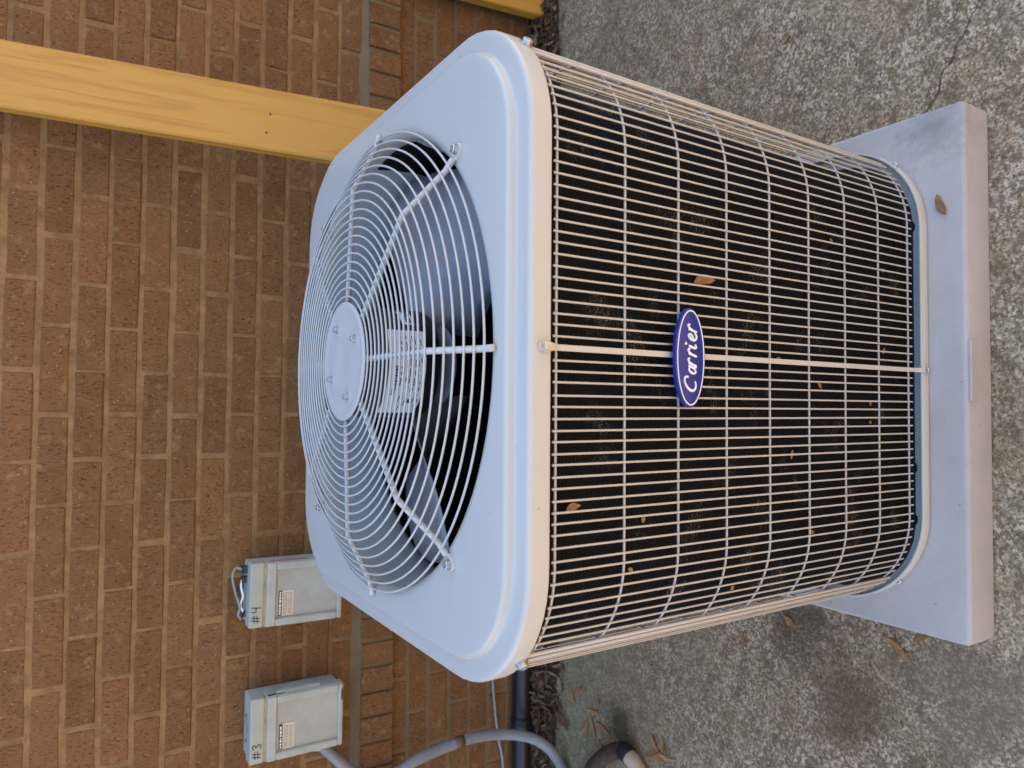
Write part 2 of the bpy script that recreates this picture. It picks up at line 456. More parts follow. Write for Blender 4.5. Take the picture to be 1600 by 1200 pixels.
for k in range(-1, 44):
    z = .5806+CH*k+CH/2
    if k < 0: continue
    if z > 3.40: break
    par = (10-k) % 2                                   # course k=10 (z 1.2576-1.3253) has a head joint at x=-.295
    for i in range(-20, 21):
        x = -.295+BL/2+i*BL+(BL/2 if par else 0)+random.uniform(-.002, .002)
        if abs(x) > 3.9: continue
        lim = .95+.30*max(0, (1.45-z))
        near = -lim-.08 < x < lim and z < 1.50
        nb += near
        put_brick(random.choice(BM), x, YW, z, near)
for i in range(-57, 58):
    x = i*.0688+.012
    near = -1.12 < x < 1.16 and not (-.42 < x < .52)
    put_brick(random.choice(LM), x, YW-.027, .5215+random.uniform(-.002, .002), near, 'ledge_brick'); nb += near
for k in range(7):
    z = .42-CH*k+.0667/2+.0012*k
    for i in range(-20, 21):
        x = .07+i*BL+(BL/2 if k % 2 else 0)
        if abs(x) > 3.9: continue
        near = -1.25 < x < 1.35 and not (-.45 < x < .6)
        nb += near
        put_brick(random.choice(BM), x, YW, z, near)
tag(far.build('brick_field', 'brick', wall), None, None, None, 'stuff')
print('bricks as parts', nb)
# eave added over the wall top, out of frame, to help shade the unit
ev = tag(empty('shade_eave', (0, .9, 3.42)), 'unseen painted eave added over the top of the brick wall for shade', 'eave')
MB().box(-4.2, 4.2, -.045, .30, .001, .02).build('soffit', 'fascia_paint', ev)
MB().box(-4.2, 4.2, -.075, -.047, -.03, .06).build('fascia', 'fascia_paint', ev)

# unseen wall added behind the camera: its sunlit side bounces warm light forward
ow = tag(empty('bounce_wall', (0, -3.6, 0)), 'tan stucco wall added out of view behind the camera for warm bounce light', 'wall')
MB().box(-6, 6, -.2, 0, -.02, 2.3).build('wall_face', 'stucco', ow)
MB().box(-6, 6, -.22, .02, 2.301, 2.36).build('coping', 'fascia_paint', ow)

# ------------------------------------------------------------------ pine boards leaning on the wall
def board(name, p0, p1, width, th, label, nails=()):
    p0, p1 = Vector(p0), Vector(p1); d = (p1-p0); L = d.length; d.normalize()
    wx = Vector((1, 0, 0)); wx = (wx-d*wx.dot(d)).normalized(); nrm = wx.cross(d)          # nrm points to +... front is -nrm
    if nrm.y > 0: nrm = -nrm
    e = empty(name, p0)
    e.matrix_world = Matrix(((wx.x, -nrm.x, d.x, p0.x), (wx.y, -nrm.y, d.y, p0.y), (wx.z, -nrm.z, d.z, p0.z), (0, 0, 0, 1)))
    m = MB().bbox(-width/2, width/2, 0, th, 0, L, .004)
    m.build('plank', 'pine_wood', e)
    for (u, l) in nails:
        MB().lathe([(.0022, 0), (.0022, .0008), (.0014, .0011)], 10, (u, 0, l), '-y', False, True).build('nail', 'dark_gap', e, True)
    return tag(e, label, 'board')
T = Vector((.620, .785, 1.40)); B_ = Vector((.584, .629, .867)); dd = (T-B_)/(T.z-B_.z)
p0 = B_-dd*(B_.z-.006); p1 = T+dd*.17
board('pine_board', p0, p1, .142, .036, 'long yellow pine board leaning against the brick wall behind the unit', [(.012, .925), (-.032, .93), (.05, 1.55)])
board('pine_board', (1.243, .808, .004), (1.215, .846, .62), .142, .036, 'yellow pine board with its foot standing in the leaf litter')

# ------------------------------------------------------------------ equipment pad
PT = .0762
pad = empty('equipment_pad', (0, 0, 0))
def rr(h, r, n=128, cx=0, cy=0, z=0., hy=None):
    """rounded square sampled by angle"""
    hy = hy or h; out = []
    for k in range(n):
        a = 2*math.pi*(k+.5)/n; c, s = math.cos(a), math.sin(a)
        # march to the boundary analytically
        t = min(h/abs(c) if abs(c) > 1e-9 else 1e9, hy/abs(s) if abs(s) > 1e-9 else 1e9)
        x, y = abs(c*t), abs(s*t)
        if x > h-r and y > hy-r:
            ox, oy = h-r, hy-r; bq = abs(c)*ox+abs(s)*oy; cc = ox*ox+oy*oy-r*r
            t = bq+math.sqrt(max(0, bq*bq-cc))
        out.append((cx+c*t, cy+s*t, z))
    return out
px0, px1, py0, py1 = -.4346, .4322, -.4551, .415
m = MB(); prof = [(.012, 0), (0, .002), (0, PT-.007), (.0022, PT-.0022), (.007, PT)]
def padloop(ins, z):
    r = .010; pts = []
    x0, x1, y0, y1 = px0+ins, px1-ins, py0+ins, py1-ins
    for cx, cy, a0 in ((x1-r, y1-r, 0), (x0+r, y1-r, 90), (x0+r, y0+r, 180), (x1-r, y0+r, 270)):
        for t in range(5): a = R(a0+t*22.5); pts.append((cx+r*math.cos(a), cy+r*math.sin(a), z))
    return pts
m.loops([padloop(i+(.003*(PT-z)/PT if False else 0), z) for i, z in prof], True, True, True)
smooth_by_angle(m.build('slab', 'pad_plastic', pad), 50)
MB().bbox(-.050, .048, py0-.004, py0+.006, PT-.024, PT-.003, .0015).build('lifting_tab', 'pad_plastic', pad)
tag(pad, 'flat grey plastic equipment pad under the air conditioner', 'pad')

# ------------------------------------------------------------------ air conditioner
ac = tag(empty('air_conditioner', (0, 0, PT)), 'beige outdoor air conditioner with domed fan grille, wire guard and blue oval badge', 'air conditioner')
def acb(mb, name, mat, smooth=False, parent=None):
    """mesh given in world coordinates, child of the unit (or of a part of it)"""
    mb.v = [(x, y, z-PT) for x, y, z in mb.v]
    return mb.build(name, mat, parent or ac, smooth)
HS = .395; CR = .158; ZT = .866; ZS = .839
def L_(h, r, z): return rr(h, r, 160, 0, 0, z)
def circ(r, z): return [(r*math.cos(2*math.pi*(k+.5)/160), r*math.sin(2*math.pi*(k+.5)/160), z) for k in range(160)]
# top panel
m = MB()
m.loops([L_(HS-.012, CR-.012, ZS+.001), L_(HS-.0015, CR, ZS-.001), L_(HS, CR, ZS), L_(HS, CR, ZS+.001), L_(HS, CR, ZT-.0062), L_(HS-.0004, CR, ZT-.0042), L_(HS-.0014, CR-.001, ZT-.0022),
         L_(HS-.0030, CR-.002, ZT-.0009), L_(HS-.0052, CR-.004, ZT-.0002), L_(HS-.0085, CR-.007, ZT), L_(HS-.012, CR-.010, ZT+.0002), L_(HS-.0225, .135, ZT+.0006),
         L_(.3695, .133, ZT+.0008), L_(.3683, .132, ZT+.0017), L_(.3673, .131, ZT+.0045), L_(.3664, .130, ZT+.0078), L_(.3650, .128, ZT+.0099), L_(.3625, .126, ZT+.0108), L_(.3585, .123, ZT+.0110),
         circ(.3440, ZT+.0110), circ(.3390, ZT+.0105), circ(.3340, ZT+.0082), circ(.3310, ZT+.004), circ(.3300, ZT-.001), circ(.3298, ZT-.012)], True)
acb(m, 'top_panel', 'unit_paint', True)
# orifice ring under the panel
m = MB(); m.loops([circ(.3293, ZT-.010), circ(.327, ZT-.03), circ(.325, .80), circ(.326, .765), circ(.330, .757), circ(.338, .757)], True)
acb(m, 'fan_shroud', 'shroud_metal', True)
# inner deck that closes the space round the shroud
m = MB(); m.loops([circ(.337, .760), L_(.352, .13, .760)], True)
acb(m, 'inner_deck', 'motor_black')
# base pan
m = MB()
m.loops([L_(HS+.001, CR, PT+.002), L_(HS+.002, CR, PT+.004), L_(HS+.002, CR, .0990), L_(HS+.0013, CR, .1002), L_(HS-.0005, CR, .1002), L_(HS-.001, CR, .0990), L_(HS-.001, CR, .0900), L_(HS-.004, CR-.003, .0880), L_(.25, .10, .0880), L_(.05, .02, .0880)], True, True, True)
base = acb(m, 'base_pan', 'unit_paint'); smooth_by_angle(base, 40)
for x in (-.16, -.245, .24):
    m = MB(); m.lathe([(.008, .0881), (.008, .0887), (.0, .0887)], 16, (0, 0, 0)); m.v = [(a*1.3+x, q-.374, c) for a, q, c in m.v]
    acb(m, 'drain_hole', 'dark_gap', False, base)
# coil: stacked fin rows, rounded corners, opaque
CO = .3475; CRR = .118
m = MB(); ls = []; z = .0900; i = 0
def rc(d, r, z): return rr(.3575-d, r, 112, -.0075, -.008, z, .358-d)
while z < .852:
    ls.append(rc(.0009, CRR, z)); ls.append(rc(.0001, CRR, z+.0013)); ls.append(rc(0, CRR, z+.0030)); ls.append(rc(.0009, CRR, z+.0041))
    z += .0052
ls.append(rc(.03, CRR-.03, .853)); ls.append(rc(.03, CRR-.03, .0900))
m.loops(ls, True, False, False, True)
acb(m, 'condenser_coil', 'coil_fins')
m = MB(); m.loops([rr(.350, .11, 112, -.0075, -.008, .0915), rr(.3745, .13, 112, -.0035, -.004, .0915), rr(.3745, .13, 112, -.0035, -.004, .0882)], True)
acb(m, 'dark_floor_ring', 'motor_black')  # black ring added on the pan floor to darken the strip around the coil
# wire guard --------------------------------------------------------
GH = .3865; GR = .150
def gpath(s, h=GH, r=GR):
    """point and outward normal at arc length s along the rounded square, s=0 at the front centre, going right"""
    a = h-r; q = math.pi/2*r; per = 8*a+4*q; s %= per
    segs = [(a, 0), (q, 1), (2*a, 0), (q, 1), (2*a, 0), (q, 1), (2*a, 0), (q, 1), (a, 0)]
    p = Vector((0, -h, 0)); d = Vector((1, 0, 0)); ang = 0.
    for L, arc in segs:
        if s <= L+1e-9:
            if not arc: return p+d*s, Vector((d.y, -d.x, 0))
            c = p+Vector((-d.y, d.x, 0))*r; t = s/r
            n0 = Vector((d.y, -d.x, 0)); n = Vector((n0.x*math.cos(t)-n0.y*math.sin(t), n0.x*math.sin(t)+n0.y*math.cos(t), 0))
            return c+n*r, n
        if not arc: p = p+d*L
        else:
            c = p+Vector((-d.y, d.x, 0))*r; d2 = Vector((-d.y, d.x, 0)); p = c+d*r; d = d2
        s -= L
    return p, Vector((d.y, -d.x, 0))
GPER = 8*(GH-GR)+2*math.pi*GR
HZ = [.8258, .727, .640, .553, .467, .381, .294, .206, .122]
for z in HZ:
    m = MB(); N = 200
    m.tube([tuple(gpath(GPER*k/N)[0]+Vector((0, 0, z))) for k in range(N)], .00155, 8, True)
    acb(m, 'horizontal_wire', 'guard_paint', True)
# vertical wires share one mesh
zt_, zb_ = .8312, .1165
m = MB(); rw = .00128
m.tube([(0, 0, zb_-PT-.0015), (0, 0, zb_-PT), (0, 0, zt_-PT-.0012), (0, 0, zt_-PT), (0, 0, zt_-PT+.0008)], [.0008, rw, rw, rw*1.25, rw*.6], 8)
vm = m.mesh('vertical_wire', 'guard_paint', True)
corner_s = [(GH-GR)+math.pi/4*GR+i*(GPER/4) for i in range(4)]
nv = int(round(GPER/.01285)); pitch = GPER/nv
for k in range(nv):
    s = k*pitch
    if min(abs(((s-q+GPER/2) % (GPER/2))-0) for q in (0,)) < 0: continue
    if any(abs((s-q*GPER/4+GPER/2) % GPER-GPER/2) < .004 for q in range(4)): continue          # straps there
    if any(abs(s-q) < .0085 for q in corner_s): continue                                       # corner rods there
    p, nn = gpath(s)
    o = link('vertical_wire', vm, ac, p+nn*.0028+Vector((random.uniform(-.0005, .0005), 0, 0)))
    o.rotation_euler = (random.uniform(-.0006, .0006), random.uniform(-.0012, .0012), 0)
# straps in the middle of each side and rods at the corners, each held by bolts
bolt_m = MB(); bolt_m.lathe([(.0052, 0), (.0052, .0012), (.0042, .0014), (.0042, .0042), (.0036, .0050), (.0018, .0050), (.0016, .0042)], 12, (0, 0, 0), '-y', False, True)
bolt_me = bolt_m.mesh('bolt', 'steel')
def bolt_at(p, n, parent=ac, sc=1.):
    o = link('bolt', bolt_me, parent, Vector(p)-Vector((0, 0, PT)) if parent is ac else p)
    o.rotation_euler = Vector((0, -1, 0)).rotation_difference(Vector(n)).to_euler(); o.scale = (sc,)*3
    return o
for q in range(4):
    p, nn = gpath(q*GPER/4); t = Vector((-nn.y, nn.x, 0))
    m = MB()
    def sl(wd, z, off, th=.0012):
        c = p+nn*off+Vector((0, 0, z)); return [tuple(c+t*wd+nn*th), tuple(c-t*wd+nn*th), tuple(c-t*wd-nn*th), tuple(c+t*wd-nn*th)]
    m.loops([sl(.0038, .0875, .0120), sl(.0048, .0905, .0120), sl(.0040, .097, .0120), sl(.0032, .115, .0068), sl(.0034, .14, .0048), sl(.0034, .81, .0048), sl(.0034, .826, .0056), sl(.0040, .836, .0090), sl(.0055, .842, .0104), sl(.0062, .8475, .0104), sl(.0056, .8525, .0104), sl(.0032, .8555, .0104)], True, True, True)
    acb(m, 'guard_strap', 'guard_paint')
    bolt_at(p+nn*.0116+Vector((0, 0, .8478)), nn, sc=1.15); bolt_at(p+nn*.0132+Vector((0, 0, .0910)), nn, sc=.95)
for s in corner_s:
    for ds in (-.0052, .0052):
        p, nn = gpath(s+ds)
        m = MB(); m.tube([tuple(p+nn*.0045+Vector((0, 0, zz))) for zz in (.1165, .118, .835, .8365)], [.0015, .0024, .0024, .0015], 8)
        acb(m, 'corner_rod', 'guard_paint', True)
    p, nn = gpath(s)
    bolt_at(p+nn*.0080+Vector((0, 0, .8425)), nn, sc=1.5); bolt_at(p+nn*.0104+Vector((0, 0, .0910)), nn, sc=1.1)
# top grille ---------------------------------------------------------
def ribz(r):
    if r < .255: return .9255-(r-.08)/.175*.006
    return .9195-(r-.255)/.08*.0395
rad = [.334-.01255*k for k in range(20)]
for r in rad:
    m = MB(); N = 120; z = ribz(r)+.0052
    m.tube([(r*math.cos(2*math.pi*k/N), r*math.sin(2*math.pi*k/N), z) for k in range(N)], .00150, 8, True)
    acb(m, 'grille_ring', 'guard_paint', True)
for k in range(8):
    a = R(-90+45*k-(0 if k % 2 == 0 else .8)); ca, sa = math.cos(a), math.sin(a)
    diag = k % 2 == 1
    prof = [(.078, .9255)]+[(r, ribz(r)) for r in (.11, .18, .235, .248, .255, .262, .275, .31, .325)]+[(.334, .8832), (.340, .8818)]
    m = MB()
    if not diag:
        prof += [(.3465, .8815)]
        m.tube([(r*ca, r*sa, z) for r, z in prof], .0042, 10)
        rib = acb(m, 'grille_rib', 'guard_paint', True)
    else:
        prof += [(.3445, .8812)]
        m.tube([(r*ca, r*sa, z) for r, z in prof], [.0042]*(len(prof)-1)+[.0030], 10)
        # flattened eye with the bolt
        cx, cy = .3555*ca, .3555*sa; ls = []
        for hz, rr_ in ((.8768, .0085), (.8810, .0088), (.8820, .0080)):
            l = []
            for j in range(20):
                b_ = 2*math.pi*j/20; u, v = rr_*math.cos(b_), rr_*.82*math.sin(b_)
                if u < 0: u *= 1.75
                l.append((cx+u*ca-v*sa, cy+u*sa+v*ca, hz))
            ls.append(l)
        m.loops(ls, True, True, True)
        rib = acb(m, 'grille_rib', 'guard_paint', False); smooth_by_angle(rib, 45)
        b_ = link('bolt', bolt_me, rib, (cx, cy, .8821-PT)); b_.rotation_euler = (R(-90), 0, .3*k); b_.scale = (1.25,)*3
m = MB(); m.lathe([(.086, .9290), (.0872, .9296), (.0872, .9318), (.0855, .9326), (.079, .9328), (.074, .9318), (.070, .9315), (.050, .9318), (.022, .9322), (.014, .9312), (0.0005, .9312)], 64, cap0=True, cap1=True)
hub = acb(m, 'grille_hub', 'guard_paint', True)
nut = MB()
ls = []
for rr_, hz in ((.0058, 0), (.0058, .0008), (.0046, .0008), (.0046, .0052), (.0040, .0058), (.0026, .0058)):
    nn_ = 12; ls.append([(rr_*math.cos(2*math.pi*j/nn_)*(1 if j % 2 == 0 or rr_ > .005 else .93), rr_*math.sin(2*math.pi*j/nn_)*(1 if j % 2 == 0 or rr_ > .005 else .93), hz) for j in range(nn_)])
nut.loops(ls, True, False, True)
nut.lathe([(.0021, .005), (.0021, .0078), (.0016, .0082)], 10, cap1=True)
num = nut.mesh('mounting_nut', 'zinc')
for a in (29, 117, 203, -58):
    o = link('mounting_nut', num, hub, (.056*math.cos(R(a)), .056*math.sin(R(a)), .9318-PT)); o.rotation_euler = (0, 0, R(a*1.7))
# motor, its rating label and the fan
m = MB(); m.lathe([(.02, .929), (.05, .924), (.072, .918), (.080, .910), (.0825, .904), (.0825, .818), (.080, .812), (.070, .808), (.03, .806), (.008, .804), (.008, .775)], 64, cap0=True, cap1=True)
motor = acb(m, 'fan_motor', 'motor_black', True)
m = MB(); ls = []
for zz in (.8365, .8935): ls.append([(.0831*math.cos(R(a)), .0831*math.sin(R(a)), zz) for a in range(-154, -57, 4)])
m.loops(ls, False); lab = acb(m, 'rating_label', 'label_white', True, motor)
def on_motor(a0, a1, z0, z1, name='label_print', mat='ink', r=.0836):
    m = MB(); k = max(2, int((a1-a0)/4)+1)
    m.loops([[(r*math.cos(R(a0+(a1-a0)*i/k)), r*math.sin(R(a0+(a1-a0)*i/k)), zz) for i in range(k+1)] for zz in (z0, z1)], False)
    return m
mm = MB()
rnd = random.Random(5)
def add_m(dst, src):
    b = len(dst.v); dst.v += src.v; dst.f += [tuple(b+i for i in f) for f in src.f]
a = -126
for wd in (2.2, 1.2, 2.4, 1.6, 2.0, 2.6, 1.4, 2.2, 1.8, 2.4, 1.5): add_m(mm, on_motor(a, a+wd, .8795, .8850)); a += wd+.9
for zr in (.8735, .8695, .8655, .8600, .8560, .8520, .8470, .8430, .8400):
    a = -148+rnd.uniform(0, 8)
    while a < -66:
        wd = rnd.uniform(2, 9)
        if rnd.random() < .72: add_m(mm, on_motor(a, min(a+wd, -64), zr, zr+.0013))
        a += wd+rnd.uniform(1.0, 4)
add_m(mm, on_motor(-136, -131.5, .8500, .8575))
acb(mm, 'label_print', 'ink', False, motor)
m = MB(); ls = []
for zz in (.846, .866): ls.append([(.0832*math.cos(R(a)), .0832*math.sin(R(a)), zz) for a in range(-50, -22, 4)])
m.loops(ls, False); acb(m, 'date_label', 'label_white', True, motor)
mm = MB(); a = -47
while a < -28:
    wd = rnd.uniform(.6, 1.6); add_m(mm, on_motor(a, a+wd, .850, .859)); a += wd+rnd.uniform(.6, 1.4)
acb(mm, 'barcode', 'ink', False, motor)
m = MB(); m.lathe([(.016, .795), (.016, .788), (.045, .786), (.062, .780), (.064, .777), (.045, .777), (.01, .777)], 40, cap0=True, cap1=True)
fh = acb(m, 'fan_hub', 'fan_metal', True)
for a in (-70, 20, 110, 200):
    m = MB(); m.lathe([(.007, .7862), (.007, .790), (.005, .7915)], 8, (.038*math.cos(R(a)), .038*math.sin(R(a)), -.001), cap1=True); acb(m, 'rivet', 'zinc', False, fh)
for a0 in (-8, 172):
    m = MB(); ls = []
    for i in range(9):
        r = .050+.253*i/8; l = []
        half = 10+26*math.sin(min(1, i/6)*math.pi/2)
        for j in range(9):
            t = j/8-.5; a = R(a0-4*(i/8)+2*half*t)
            l.append((r*math.cos(a), r*math.sin(a), .770+.115*t*(1-.25*i/8)+.010*(1-4*t*t)))
        ls.append(l)
    m.loops(ls, False)
    o = acb(m, 'fan_blade', 'fan_metal', True); sm = o.modifiers.new('thickness', 'SOLIDIFY'); sm.thickness = .0016
# badge --------------------------------------------------------------
EO = Vector((-.0035, -.3985, .6372)); EU, EV, EN = Vector((1, 0, 0)), Vector((0, 0, 1)), Vector((0, -1, 0))
def ell(a, b, off, n=72): return [tuple(EO+EU*a*math.cos(2*math.pi*k/n)+EV*b*math.sin(2*math.pi*k/n)+EN*off) for k in range(n)]
m = MB(); m.loops([ell(.0585, .0235, 0), ell(.0605, .0255, .0008), ell(.0605, .0255, .0045), ell(.0600, .0250, .0056), ell(.0585, .0235, .0060)], True, True, True)
badge = acb(m, 'badge', 'badge_blue'); smooth_by_angle(badge, 40)
badge['label'] = 'blue oval badge with white rim line and script lettering'
m = MB(); m.loops([ell(.0580, .0230, .0061), ell(.0580, .0230, .0066), ell(.0565, .0216, .0066), ell(.0565, .0216, .0061)], True)
acb(m, 'rim_line', 'badge_white', False, badge)
UX, VX = 1.12e-4, 1.72e-4
def q_(x, y, wd): return ((592-y)*UX, (282-x)*VX, wd)
W1, W2, W3 = .0028, .0021, .0014
def r_(dy): return [[q_(258, 648-dy, W1), q_(285, 660-dy, W1), q_(330, 680-dy, W1*.9)], [q_(302, 664-dy, W3), q_(276, 646-dy, W3*1.1), q_(258, 626-dy, W2*.9), q_(253, 610-dy, W2), q_(264, 601-dy, W1*.9)]]
strokes = [[q_(250, 800, W1), q_(231, 800, W2), q_(220, 822, W2), q_(222, 858, W2), q_(240, 902, W1), q_(268, 938, W1*1.05), q_(296, 950, W1*1.05), q_(320, 934, W1*.9), q_(331, 895, W2), q_(324, 850, W3*1.3)],
           [q_(270, 694, W2), q_(262, 716, W2), q_(276, 744, W1), q_(302, 762, W1), q_(324, 756, W2), q_(328, 736, W2), q_(306, 708, W3*1.2), q_(276, 690, W3*1.2)],
           [q_(260, 682, W1), q_(300, 697, W1), q_(326, 700, W2), q_(330, 684, W3*1.3), q_(318, 668, W3)]]
for dy in (0, 104, 368): strokes += r_(dy)
strokes += [[q_(260, 466, W1), q_(300, 482, W1), q_(326, 488, W2), q_(331, 470, W3*1.3), q_(318, 448, W3)], [q_(229, 444, W1*1.1), q_(227, 441, W1*1.1), q_(226, 438, W1*1.1)],
            [q_(300, 388, W3*1.2), q_(290, 356, W3*1.4), q_(272, 336, W2), q_(258, 344, W2), q_(262, 368, W2), q_(284, 394, W1), q_(312, 402, W1), q_(330, 382, W2), q_(331, 352, W3*1.4), q_(314, 326, W3)]]
m = MB()
for i, s in enumerate(strokes): ribbon(m, s, EO+EN*.0059, EU, EV, EN, .0009+.00008*i)
acb(m, 'lettering', 'badge_white', False, badge)

# ------------------------------------------------------------------ disconnect boxes on the wall
def wire_parts(e, paths):
    for pts, r, mat, nm in paths:
        m = MB(); m.tube([tuple(p) for p in spline(pts, 6)], r, 8); m.build(nm, mat, e, True)
def disconnect(x1, z1, tilt, label, digit, extra):
    """x1,z1: upper right corner; local frame: x to the left is negative, front is -y, z down is negative"""
    W_, H_, D_ = .156, .231, .086
    e = empty('disconnect_box', (x1-W_/2, YW-.002, z1-H_)); e.rotation_euler = (0, tilt, 0)
    xa, xb = -W_/2, W_/2
    MB().bbox(xa+.003, xb-.003, -D_+.012, -.001, .003, H_-.003, .003).build('enclosure', 'box_paint', e)
    zs = H_*.845
    MB().bbox(xa, xb, -D_, -D_+.040, zs+.0035, H_, .002).build('top_cover', 'box_paint', e)
    MB().box(xa+.001, xb-.001, -D_+.002, -D_+.02, zs-.001, zs+.0036).build('gasket', 'yellow_gasket', e)
    dr = MB().bbox(xa-.001, xb+.001, -D_+.002, -D_+.030, 0, zs-.001, .002).build('door', 'box_paint', e)
    m = MB(); a, b, c, d = xa+.018, xb-.018, .014, zs-.026
    for (u0, u1, w0, w1) in ((xa, xb, d, zs-.004), (xa, xb, .0015, c), (xa, a, c, d), (b, xb, c, d)):
        m.bbox(u0, u1, -D_-.0065, -D_+.003, w0, w1, .0030)
    m.build('door_frame', 'box_paint', dr)
    st = MB().box(xa+.022, xa+.084, -D_+.0005, -D_+.003, zs-.070, zs-.032).build('sticker', 'label_cream', dr)
    MB().box(xa+.0225, xa+.0835, -D_, -D_+.001, zs-.0415, zs-.0325).build('sticker_header', 'ink', st)
    m = MB(); rn = random.Random(digit)
    xx = xa+.025
    while xx < xa+.080:
        wd = rn.uniform(.003, .009); m.box(xx, min(xx+wd, xa+.081), -D_-.0003, -D_+.0005, zs-.0388, zs-.0352); xx += wd+rn.uniform(.0012, .003)
    m.build('sticker_title', 'label_white', st)
    m = MB()
    for zz in (.0465, .0500, .0535, .0585, .0620, .0655):
        xx = xa+.026
        while xx < xa+.078:
            wd = rn.uniform(.002, .008); m.box(xx, min(xx+wd, xa+.080), -D_+.0001, -D_+.0008, zs-zz, zs-zz+.0009); xx += wd+rn.uniform(.0008, .002)
    m.build('sticker_print', 'ink', st)
    # marker writing on the top cover
    O = Vector((xa+.012, -D_, zs+.008)); U, V, N = Vector((1, 0, 0)), Vector((0, 0, 1)), Vector((0, -1, 0)); wd = .0021
    s = [[(.003, .003, wd), (.0065, .0225, wd)], [(.0105, .0025, wd), (.0135, .022, wd)], [(0, .008, wd), (.018, .0095, wd)], [(.001, .0155, wd), (.0185, .0165, wd)]]
    if digit == 4: s += [[(.0275, .022, wd), (.0265, .013, wd), (.0345, .0125, wd)], [(.0375, .0225, wd), (.0365, .012, wd), (.036, .001, wd)]]
    else: s += [[(.025, .0195, wd), (.030, .0225, wd), (.034, .0185, wd), (.0285, .0125, wd), (.0345, .0085, wd), (.0315, .0025, wd), (.0245, .003, wd)]]
    m = MB()
    for i, q in enumerate(s): ribbon(m, q, O, U, V, N, .0004+.00006*i)
    m.build('marker_writing', 'marker', e)
    extra(e, xa, xb, D_, H_, zs)
    return tag(e, label, 'disconnect box', 'grey disconnect boxes on the brick wall')
def ex4(e, xa, xb, D, H, zs):
    MB().box(xb, xb+.0015, -D+.004, -D+.016, .092, zs-.010).build('red_sticker', 'red_sticker', e)
    for x in (xb-.020, xb-.045):
        m = MB(); m.lathe([(.0100, 0), (.0100, .014), (.0085, .016)], 14, (x, -.042, H-.004), cap1=True); m.build('connector', 'black_rubber', e, True)
    m = MB(); m.lathe([(.0075, 0), (.0075, .010)], 14, (xa+.026, -.040, H-.004), cap1=True); m.build('connector', 'black_rubber', e, True)
    wire_parts(e, [([(xb-.020, -.042, H+.010), (xb-.016, -.040, H+.026), (xb-.035, -.045, H+.034), (xb-.075, -.048, H+.026), (xa+.045, -.046, H+.014), (xa+.026, -.040, H+.016), (xa+.012, -.035, H+.008)], .0028, 'cable_grey', 'cable'),
                   ([(xb-.045, -.042, H+.010), (xb-.060, -.044, H+.013), (xb-.085, -.046, H+.008), (xa+.050, -.044, H+.012), (xa+.030, -.040, H+.004)], .0025, 'label_white', 'cable'),
                   ([(xb-.050, -.030, H+.004), (xb-.07, -.028, H+.018), (xb-.10, -.030, H+.016), (xa+.03, -.032, H+.004)], .0022, 'black_rubber', 'cable')])
def ex3(e, xa, xb, D, H, zs):
    # half-round handle plate and slot on the right flank
    m = MB(); ls = []
    for y_ in (xb-.002, xb+.007, xb+.009):
        q = .0 if y_ < xb+.008 else .004
        ls.append([(y_, -D+.006+q+.0, .060+q), *[(y_, -D+.006+q+(.040-q)*math.sin(math.pi*t/14), .060+q+(.110-2*q)*t/14) for t in range(1, 14)], (y_, -D+.006+q, .170-q)])
    m.loops(ls, True, False, True); m.build('handle_plate', 'box_paint', e)
    MB().box(xb+.001, xb+.0022, -D+.004, -D+.010, .150, zs-.006).build('slot', 'dark_gap', e)
    MB().box(xb-.040, xb-.012, -D-.0074, -D-.0064, .004, .0075).build('slot', 'dark_gap', e)
    for x in (xb-.050, xa+.045):
        m = MB(); m.lathe([(.0045, 0), (.0045, .004), (.003, .007)], 10, (x, -.045, H-.004), cap1=True); m.build('screw', 'brown_tape', e, True)
    wire_parts(e, [([(xb-.048, -.050, H-.002), (xb-.060, -.055, H+.006), (xb-.080, -.06, H+.002), (xa+.045, -.056, H-.001)], .0012, 'conduit_grey', 'tie_wire')])
disconnect(-.458, .879, R(1.2), 'grey disconnect box marked #4 with looped cables on top', 4, ex4)
disconnect(-.784, .872, R(.4), 'grey disconnect box marked #3 with half round handle plate on its side', 3, ex3)

# ------------------------------------------------------------------ pipes and cables along the wall
def run(name, pts, r, mat, label, cat, k=8, n=14):
    e = empty(name, pts[0]); o = Vector(pts[0])
    m = MB(); m.tube([tuple(p-o) for p in spline(pts, k)], r, n); m.build('tube', mat, e, True)
    return tag(e, label, cat), o
cp = [(-.925, .850, .690), (-.950, .850, .683), (-.985, .845, .652), (-1.038, .836, .600), (-1.068, .822, .540), (-1.060, .811, .480), (-1.038, .803, .430), (-1.022, .800, .335), (-1.016, .796, .251), (-1.022, .782, .165), (-1.036, .742, .088), (-1.075, .70, .040), (-1.15, .66, .020), (-1.30, .61, .0175), (-1.6, .58, .0175)]
cd, o_ = run('conduit', cp, .0150, 'conduit_grey', 'grey flexible conduit hanging from disconnect box #3 down to the concrete', 'conduit')
m = MB(); m.tube([tuple(Vector(p)-o_) for p in ((-1.0196, .799, .312), (-1.018, .7985, .300), (-1.0172, .798, .285))], .0158, 14); m.build('tape_band', 'brown_tape', cd, True)
m = MB(); m.lathe([(.020, -.034), (.020, -.012), (.0172, -.008)], 16, (0, 0, .0), 'x', cap0=True, cap1=True); m.build('fitting', 'zinc', cd, True)
bp_, o_ = run('drain_pipe', [(-2.6, .852, .052), (-1.6, .853, .052), (-1.1, .853, .050), (-.5, .855, .050), (.1, .856, .048)], .0290, 'black_pipe', 'black plastic drain pipe lying along the foot of the brick wall', 'pipe', 10, 24)
m = MB()
ls = []
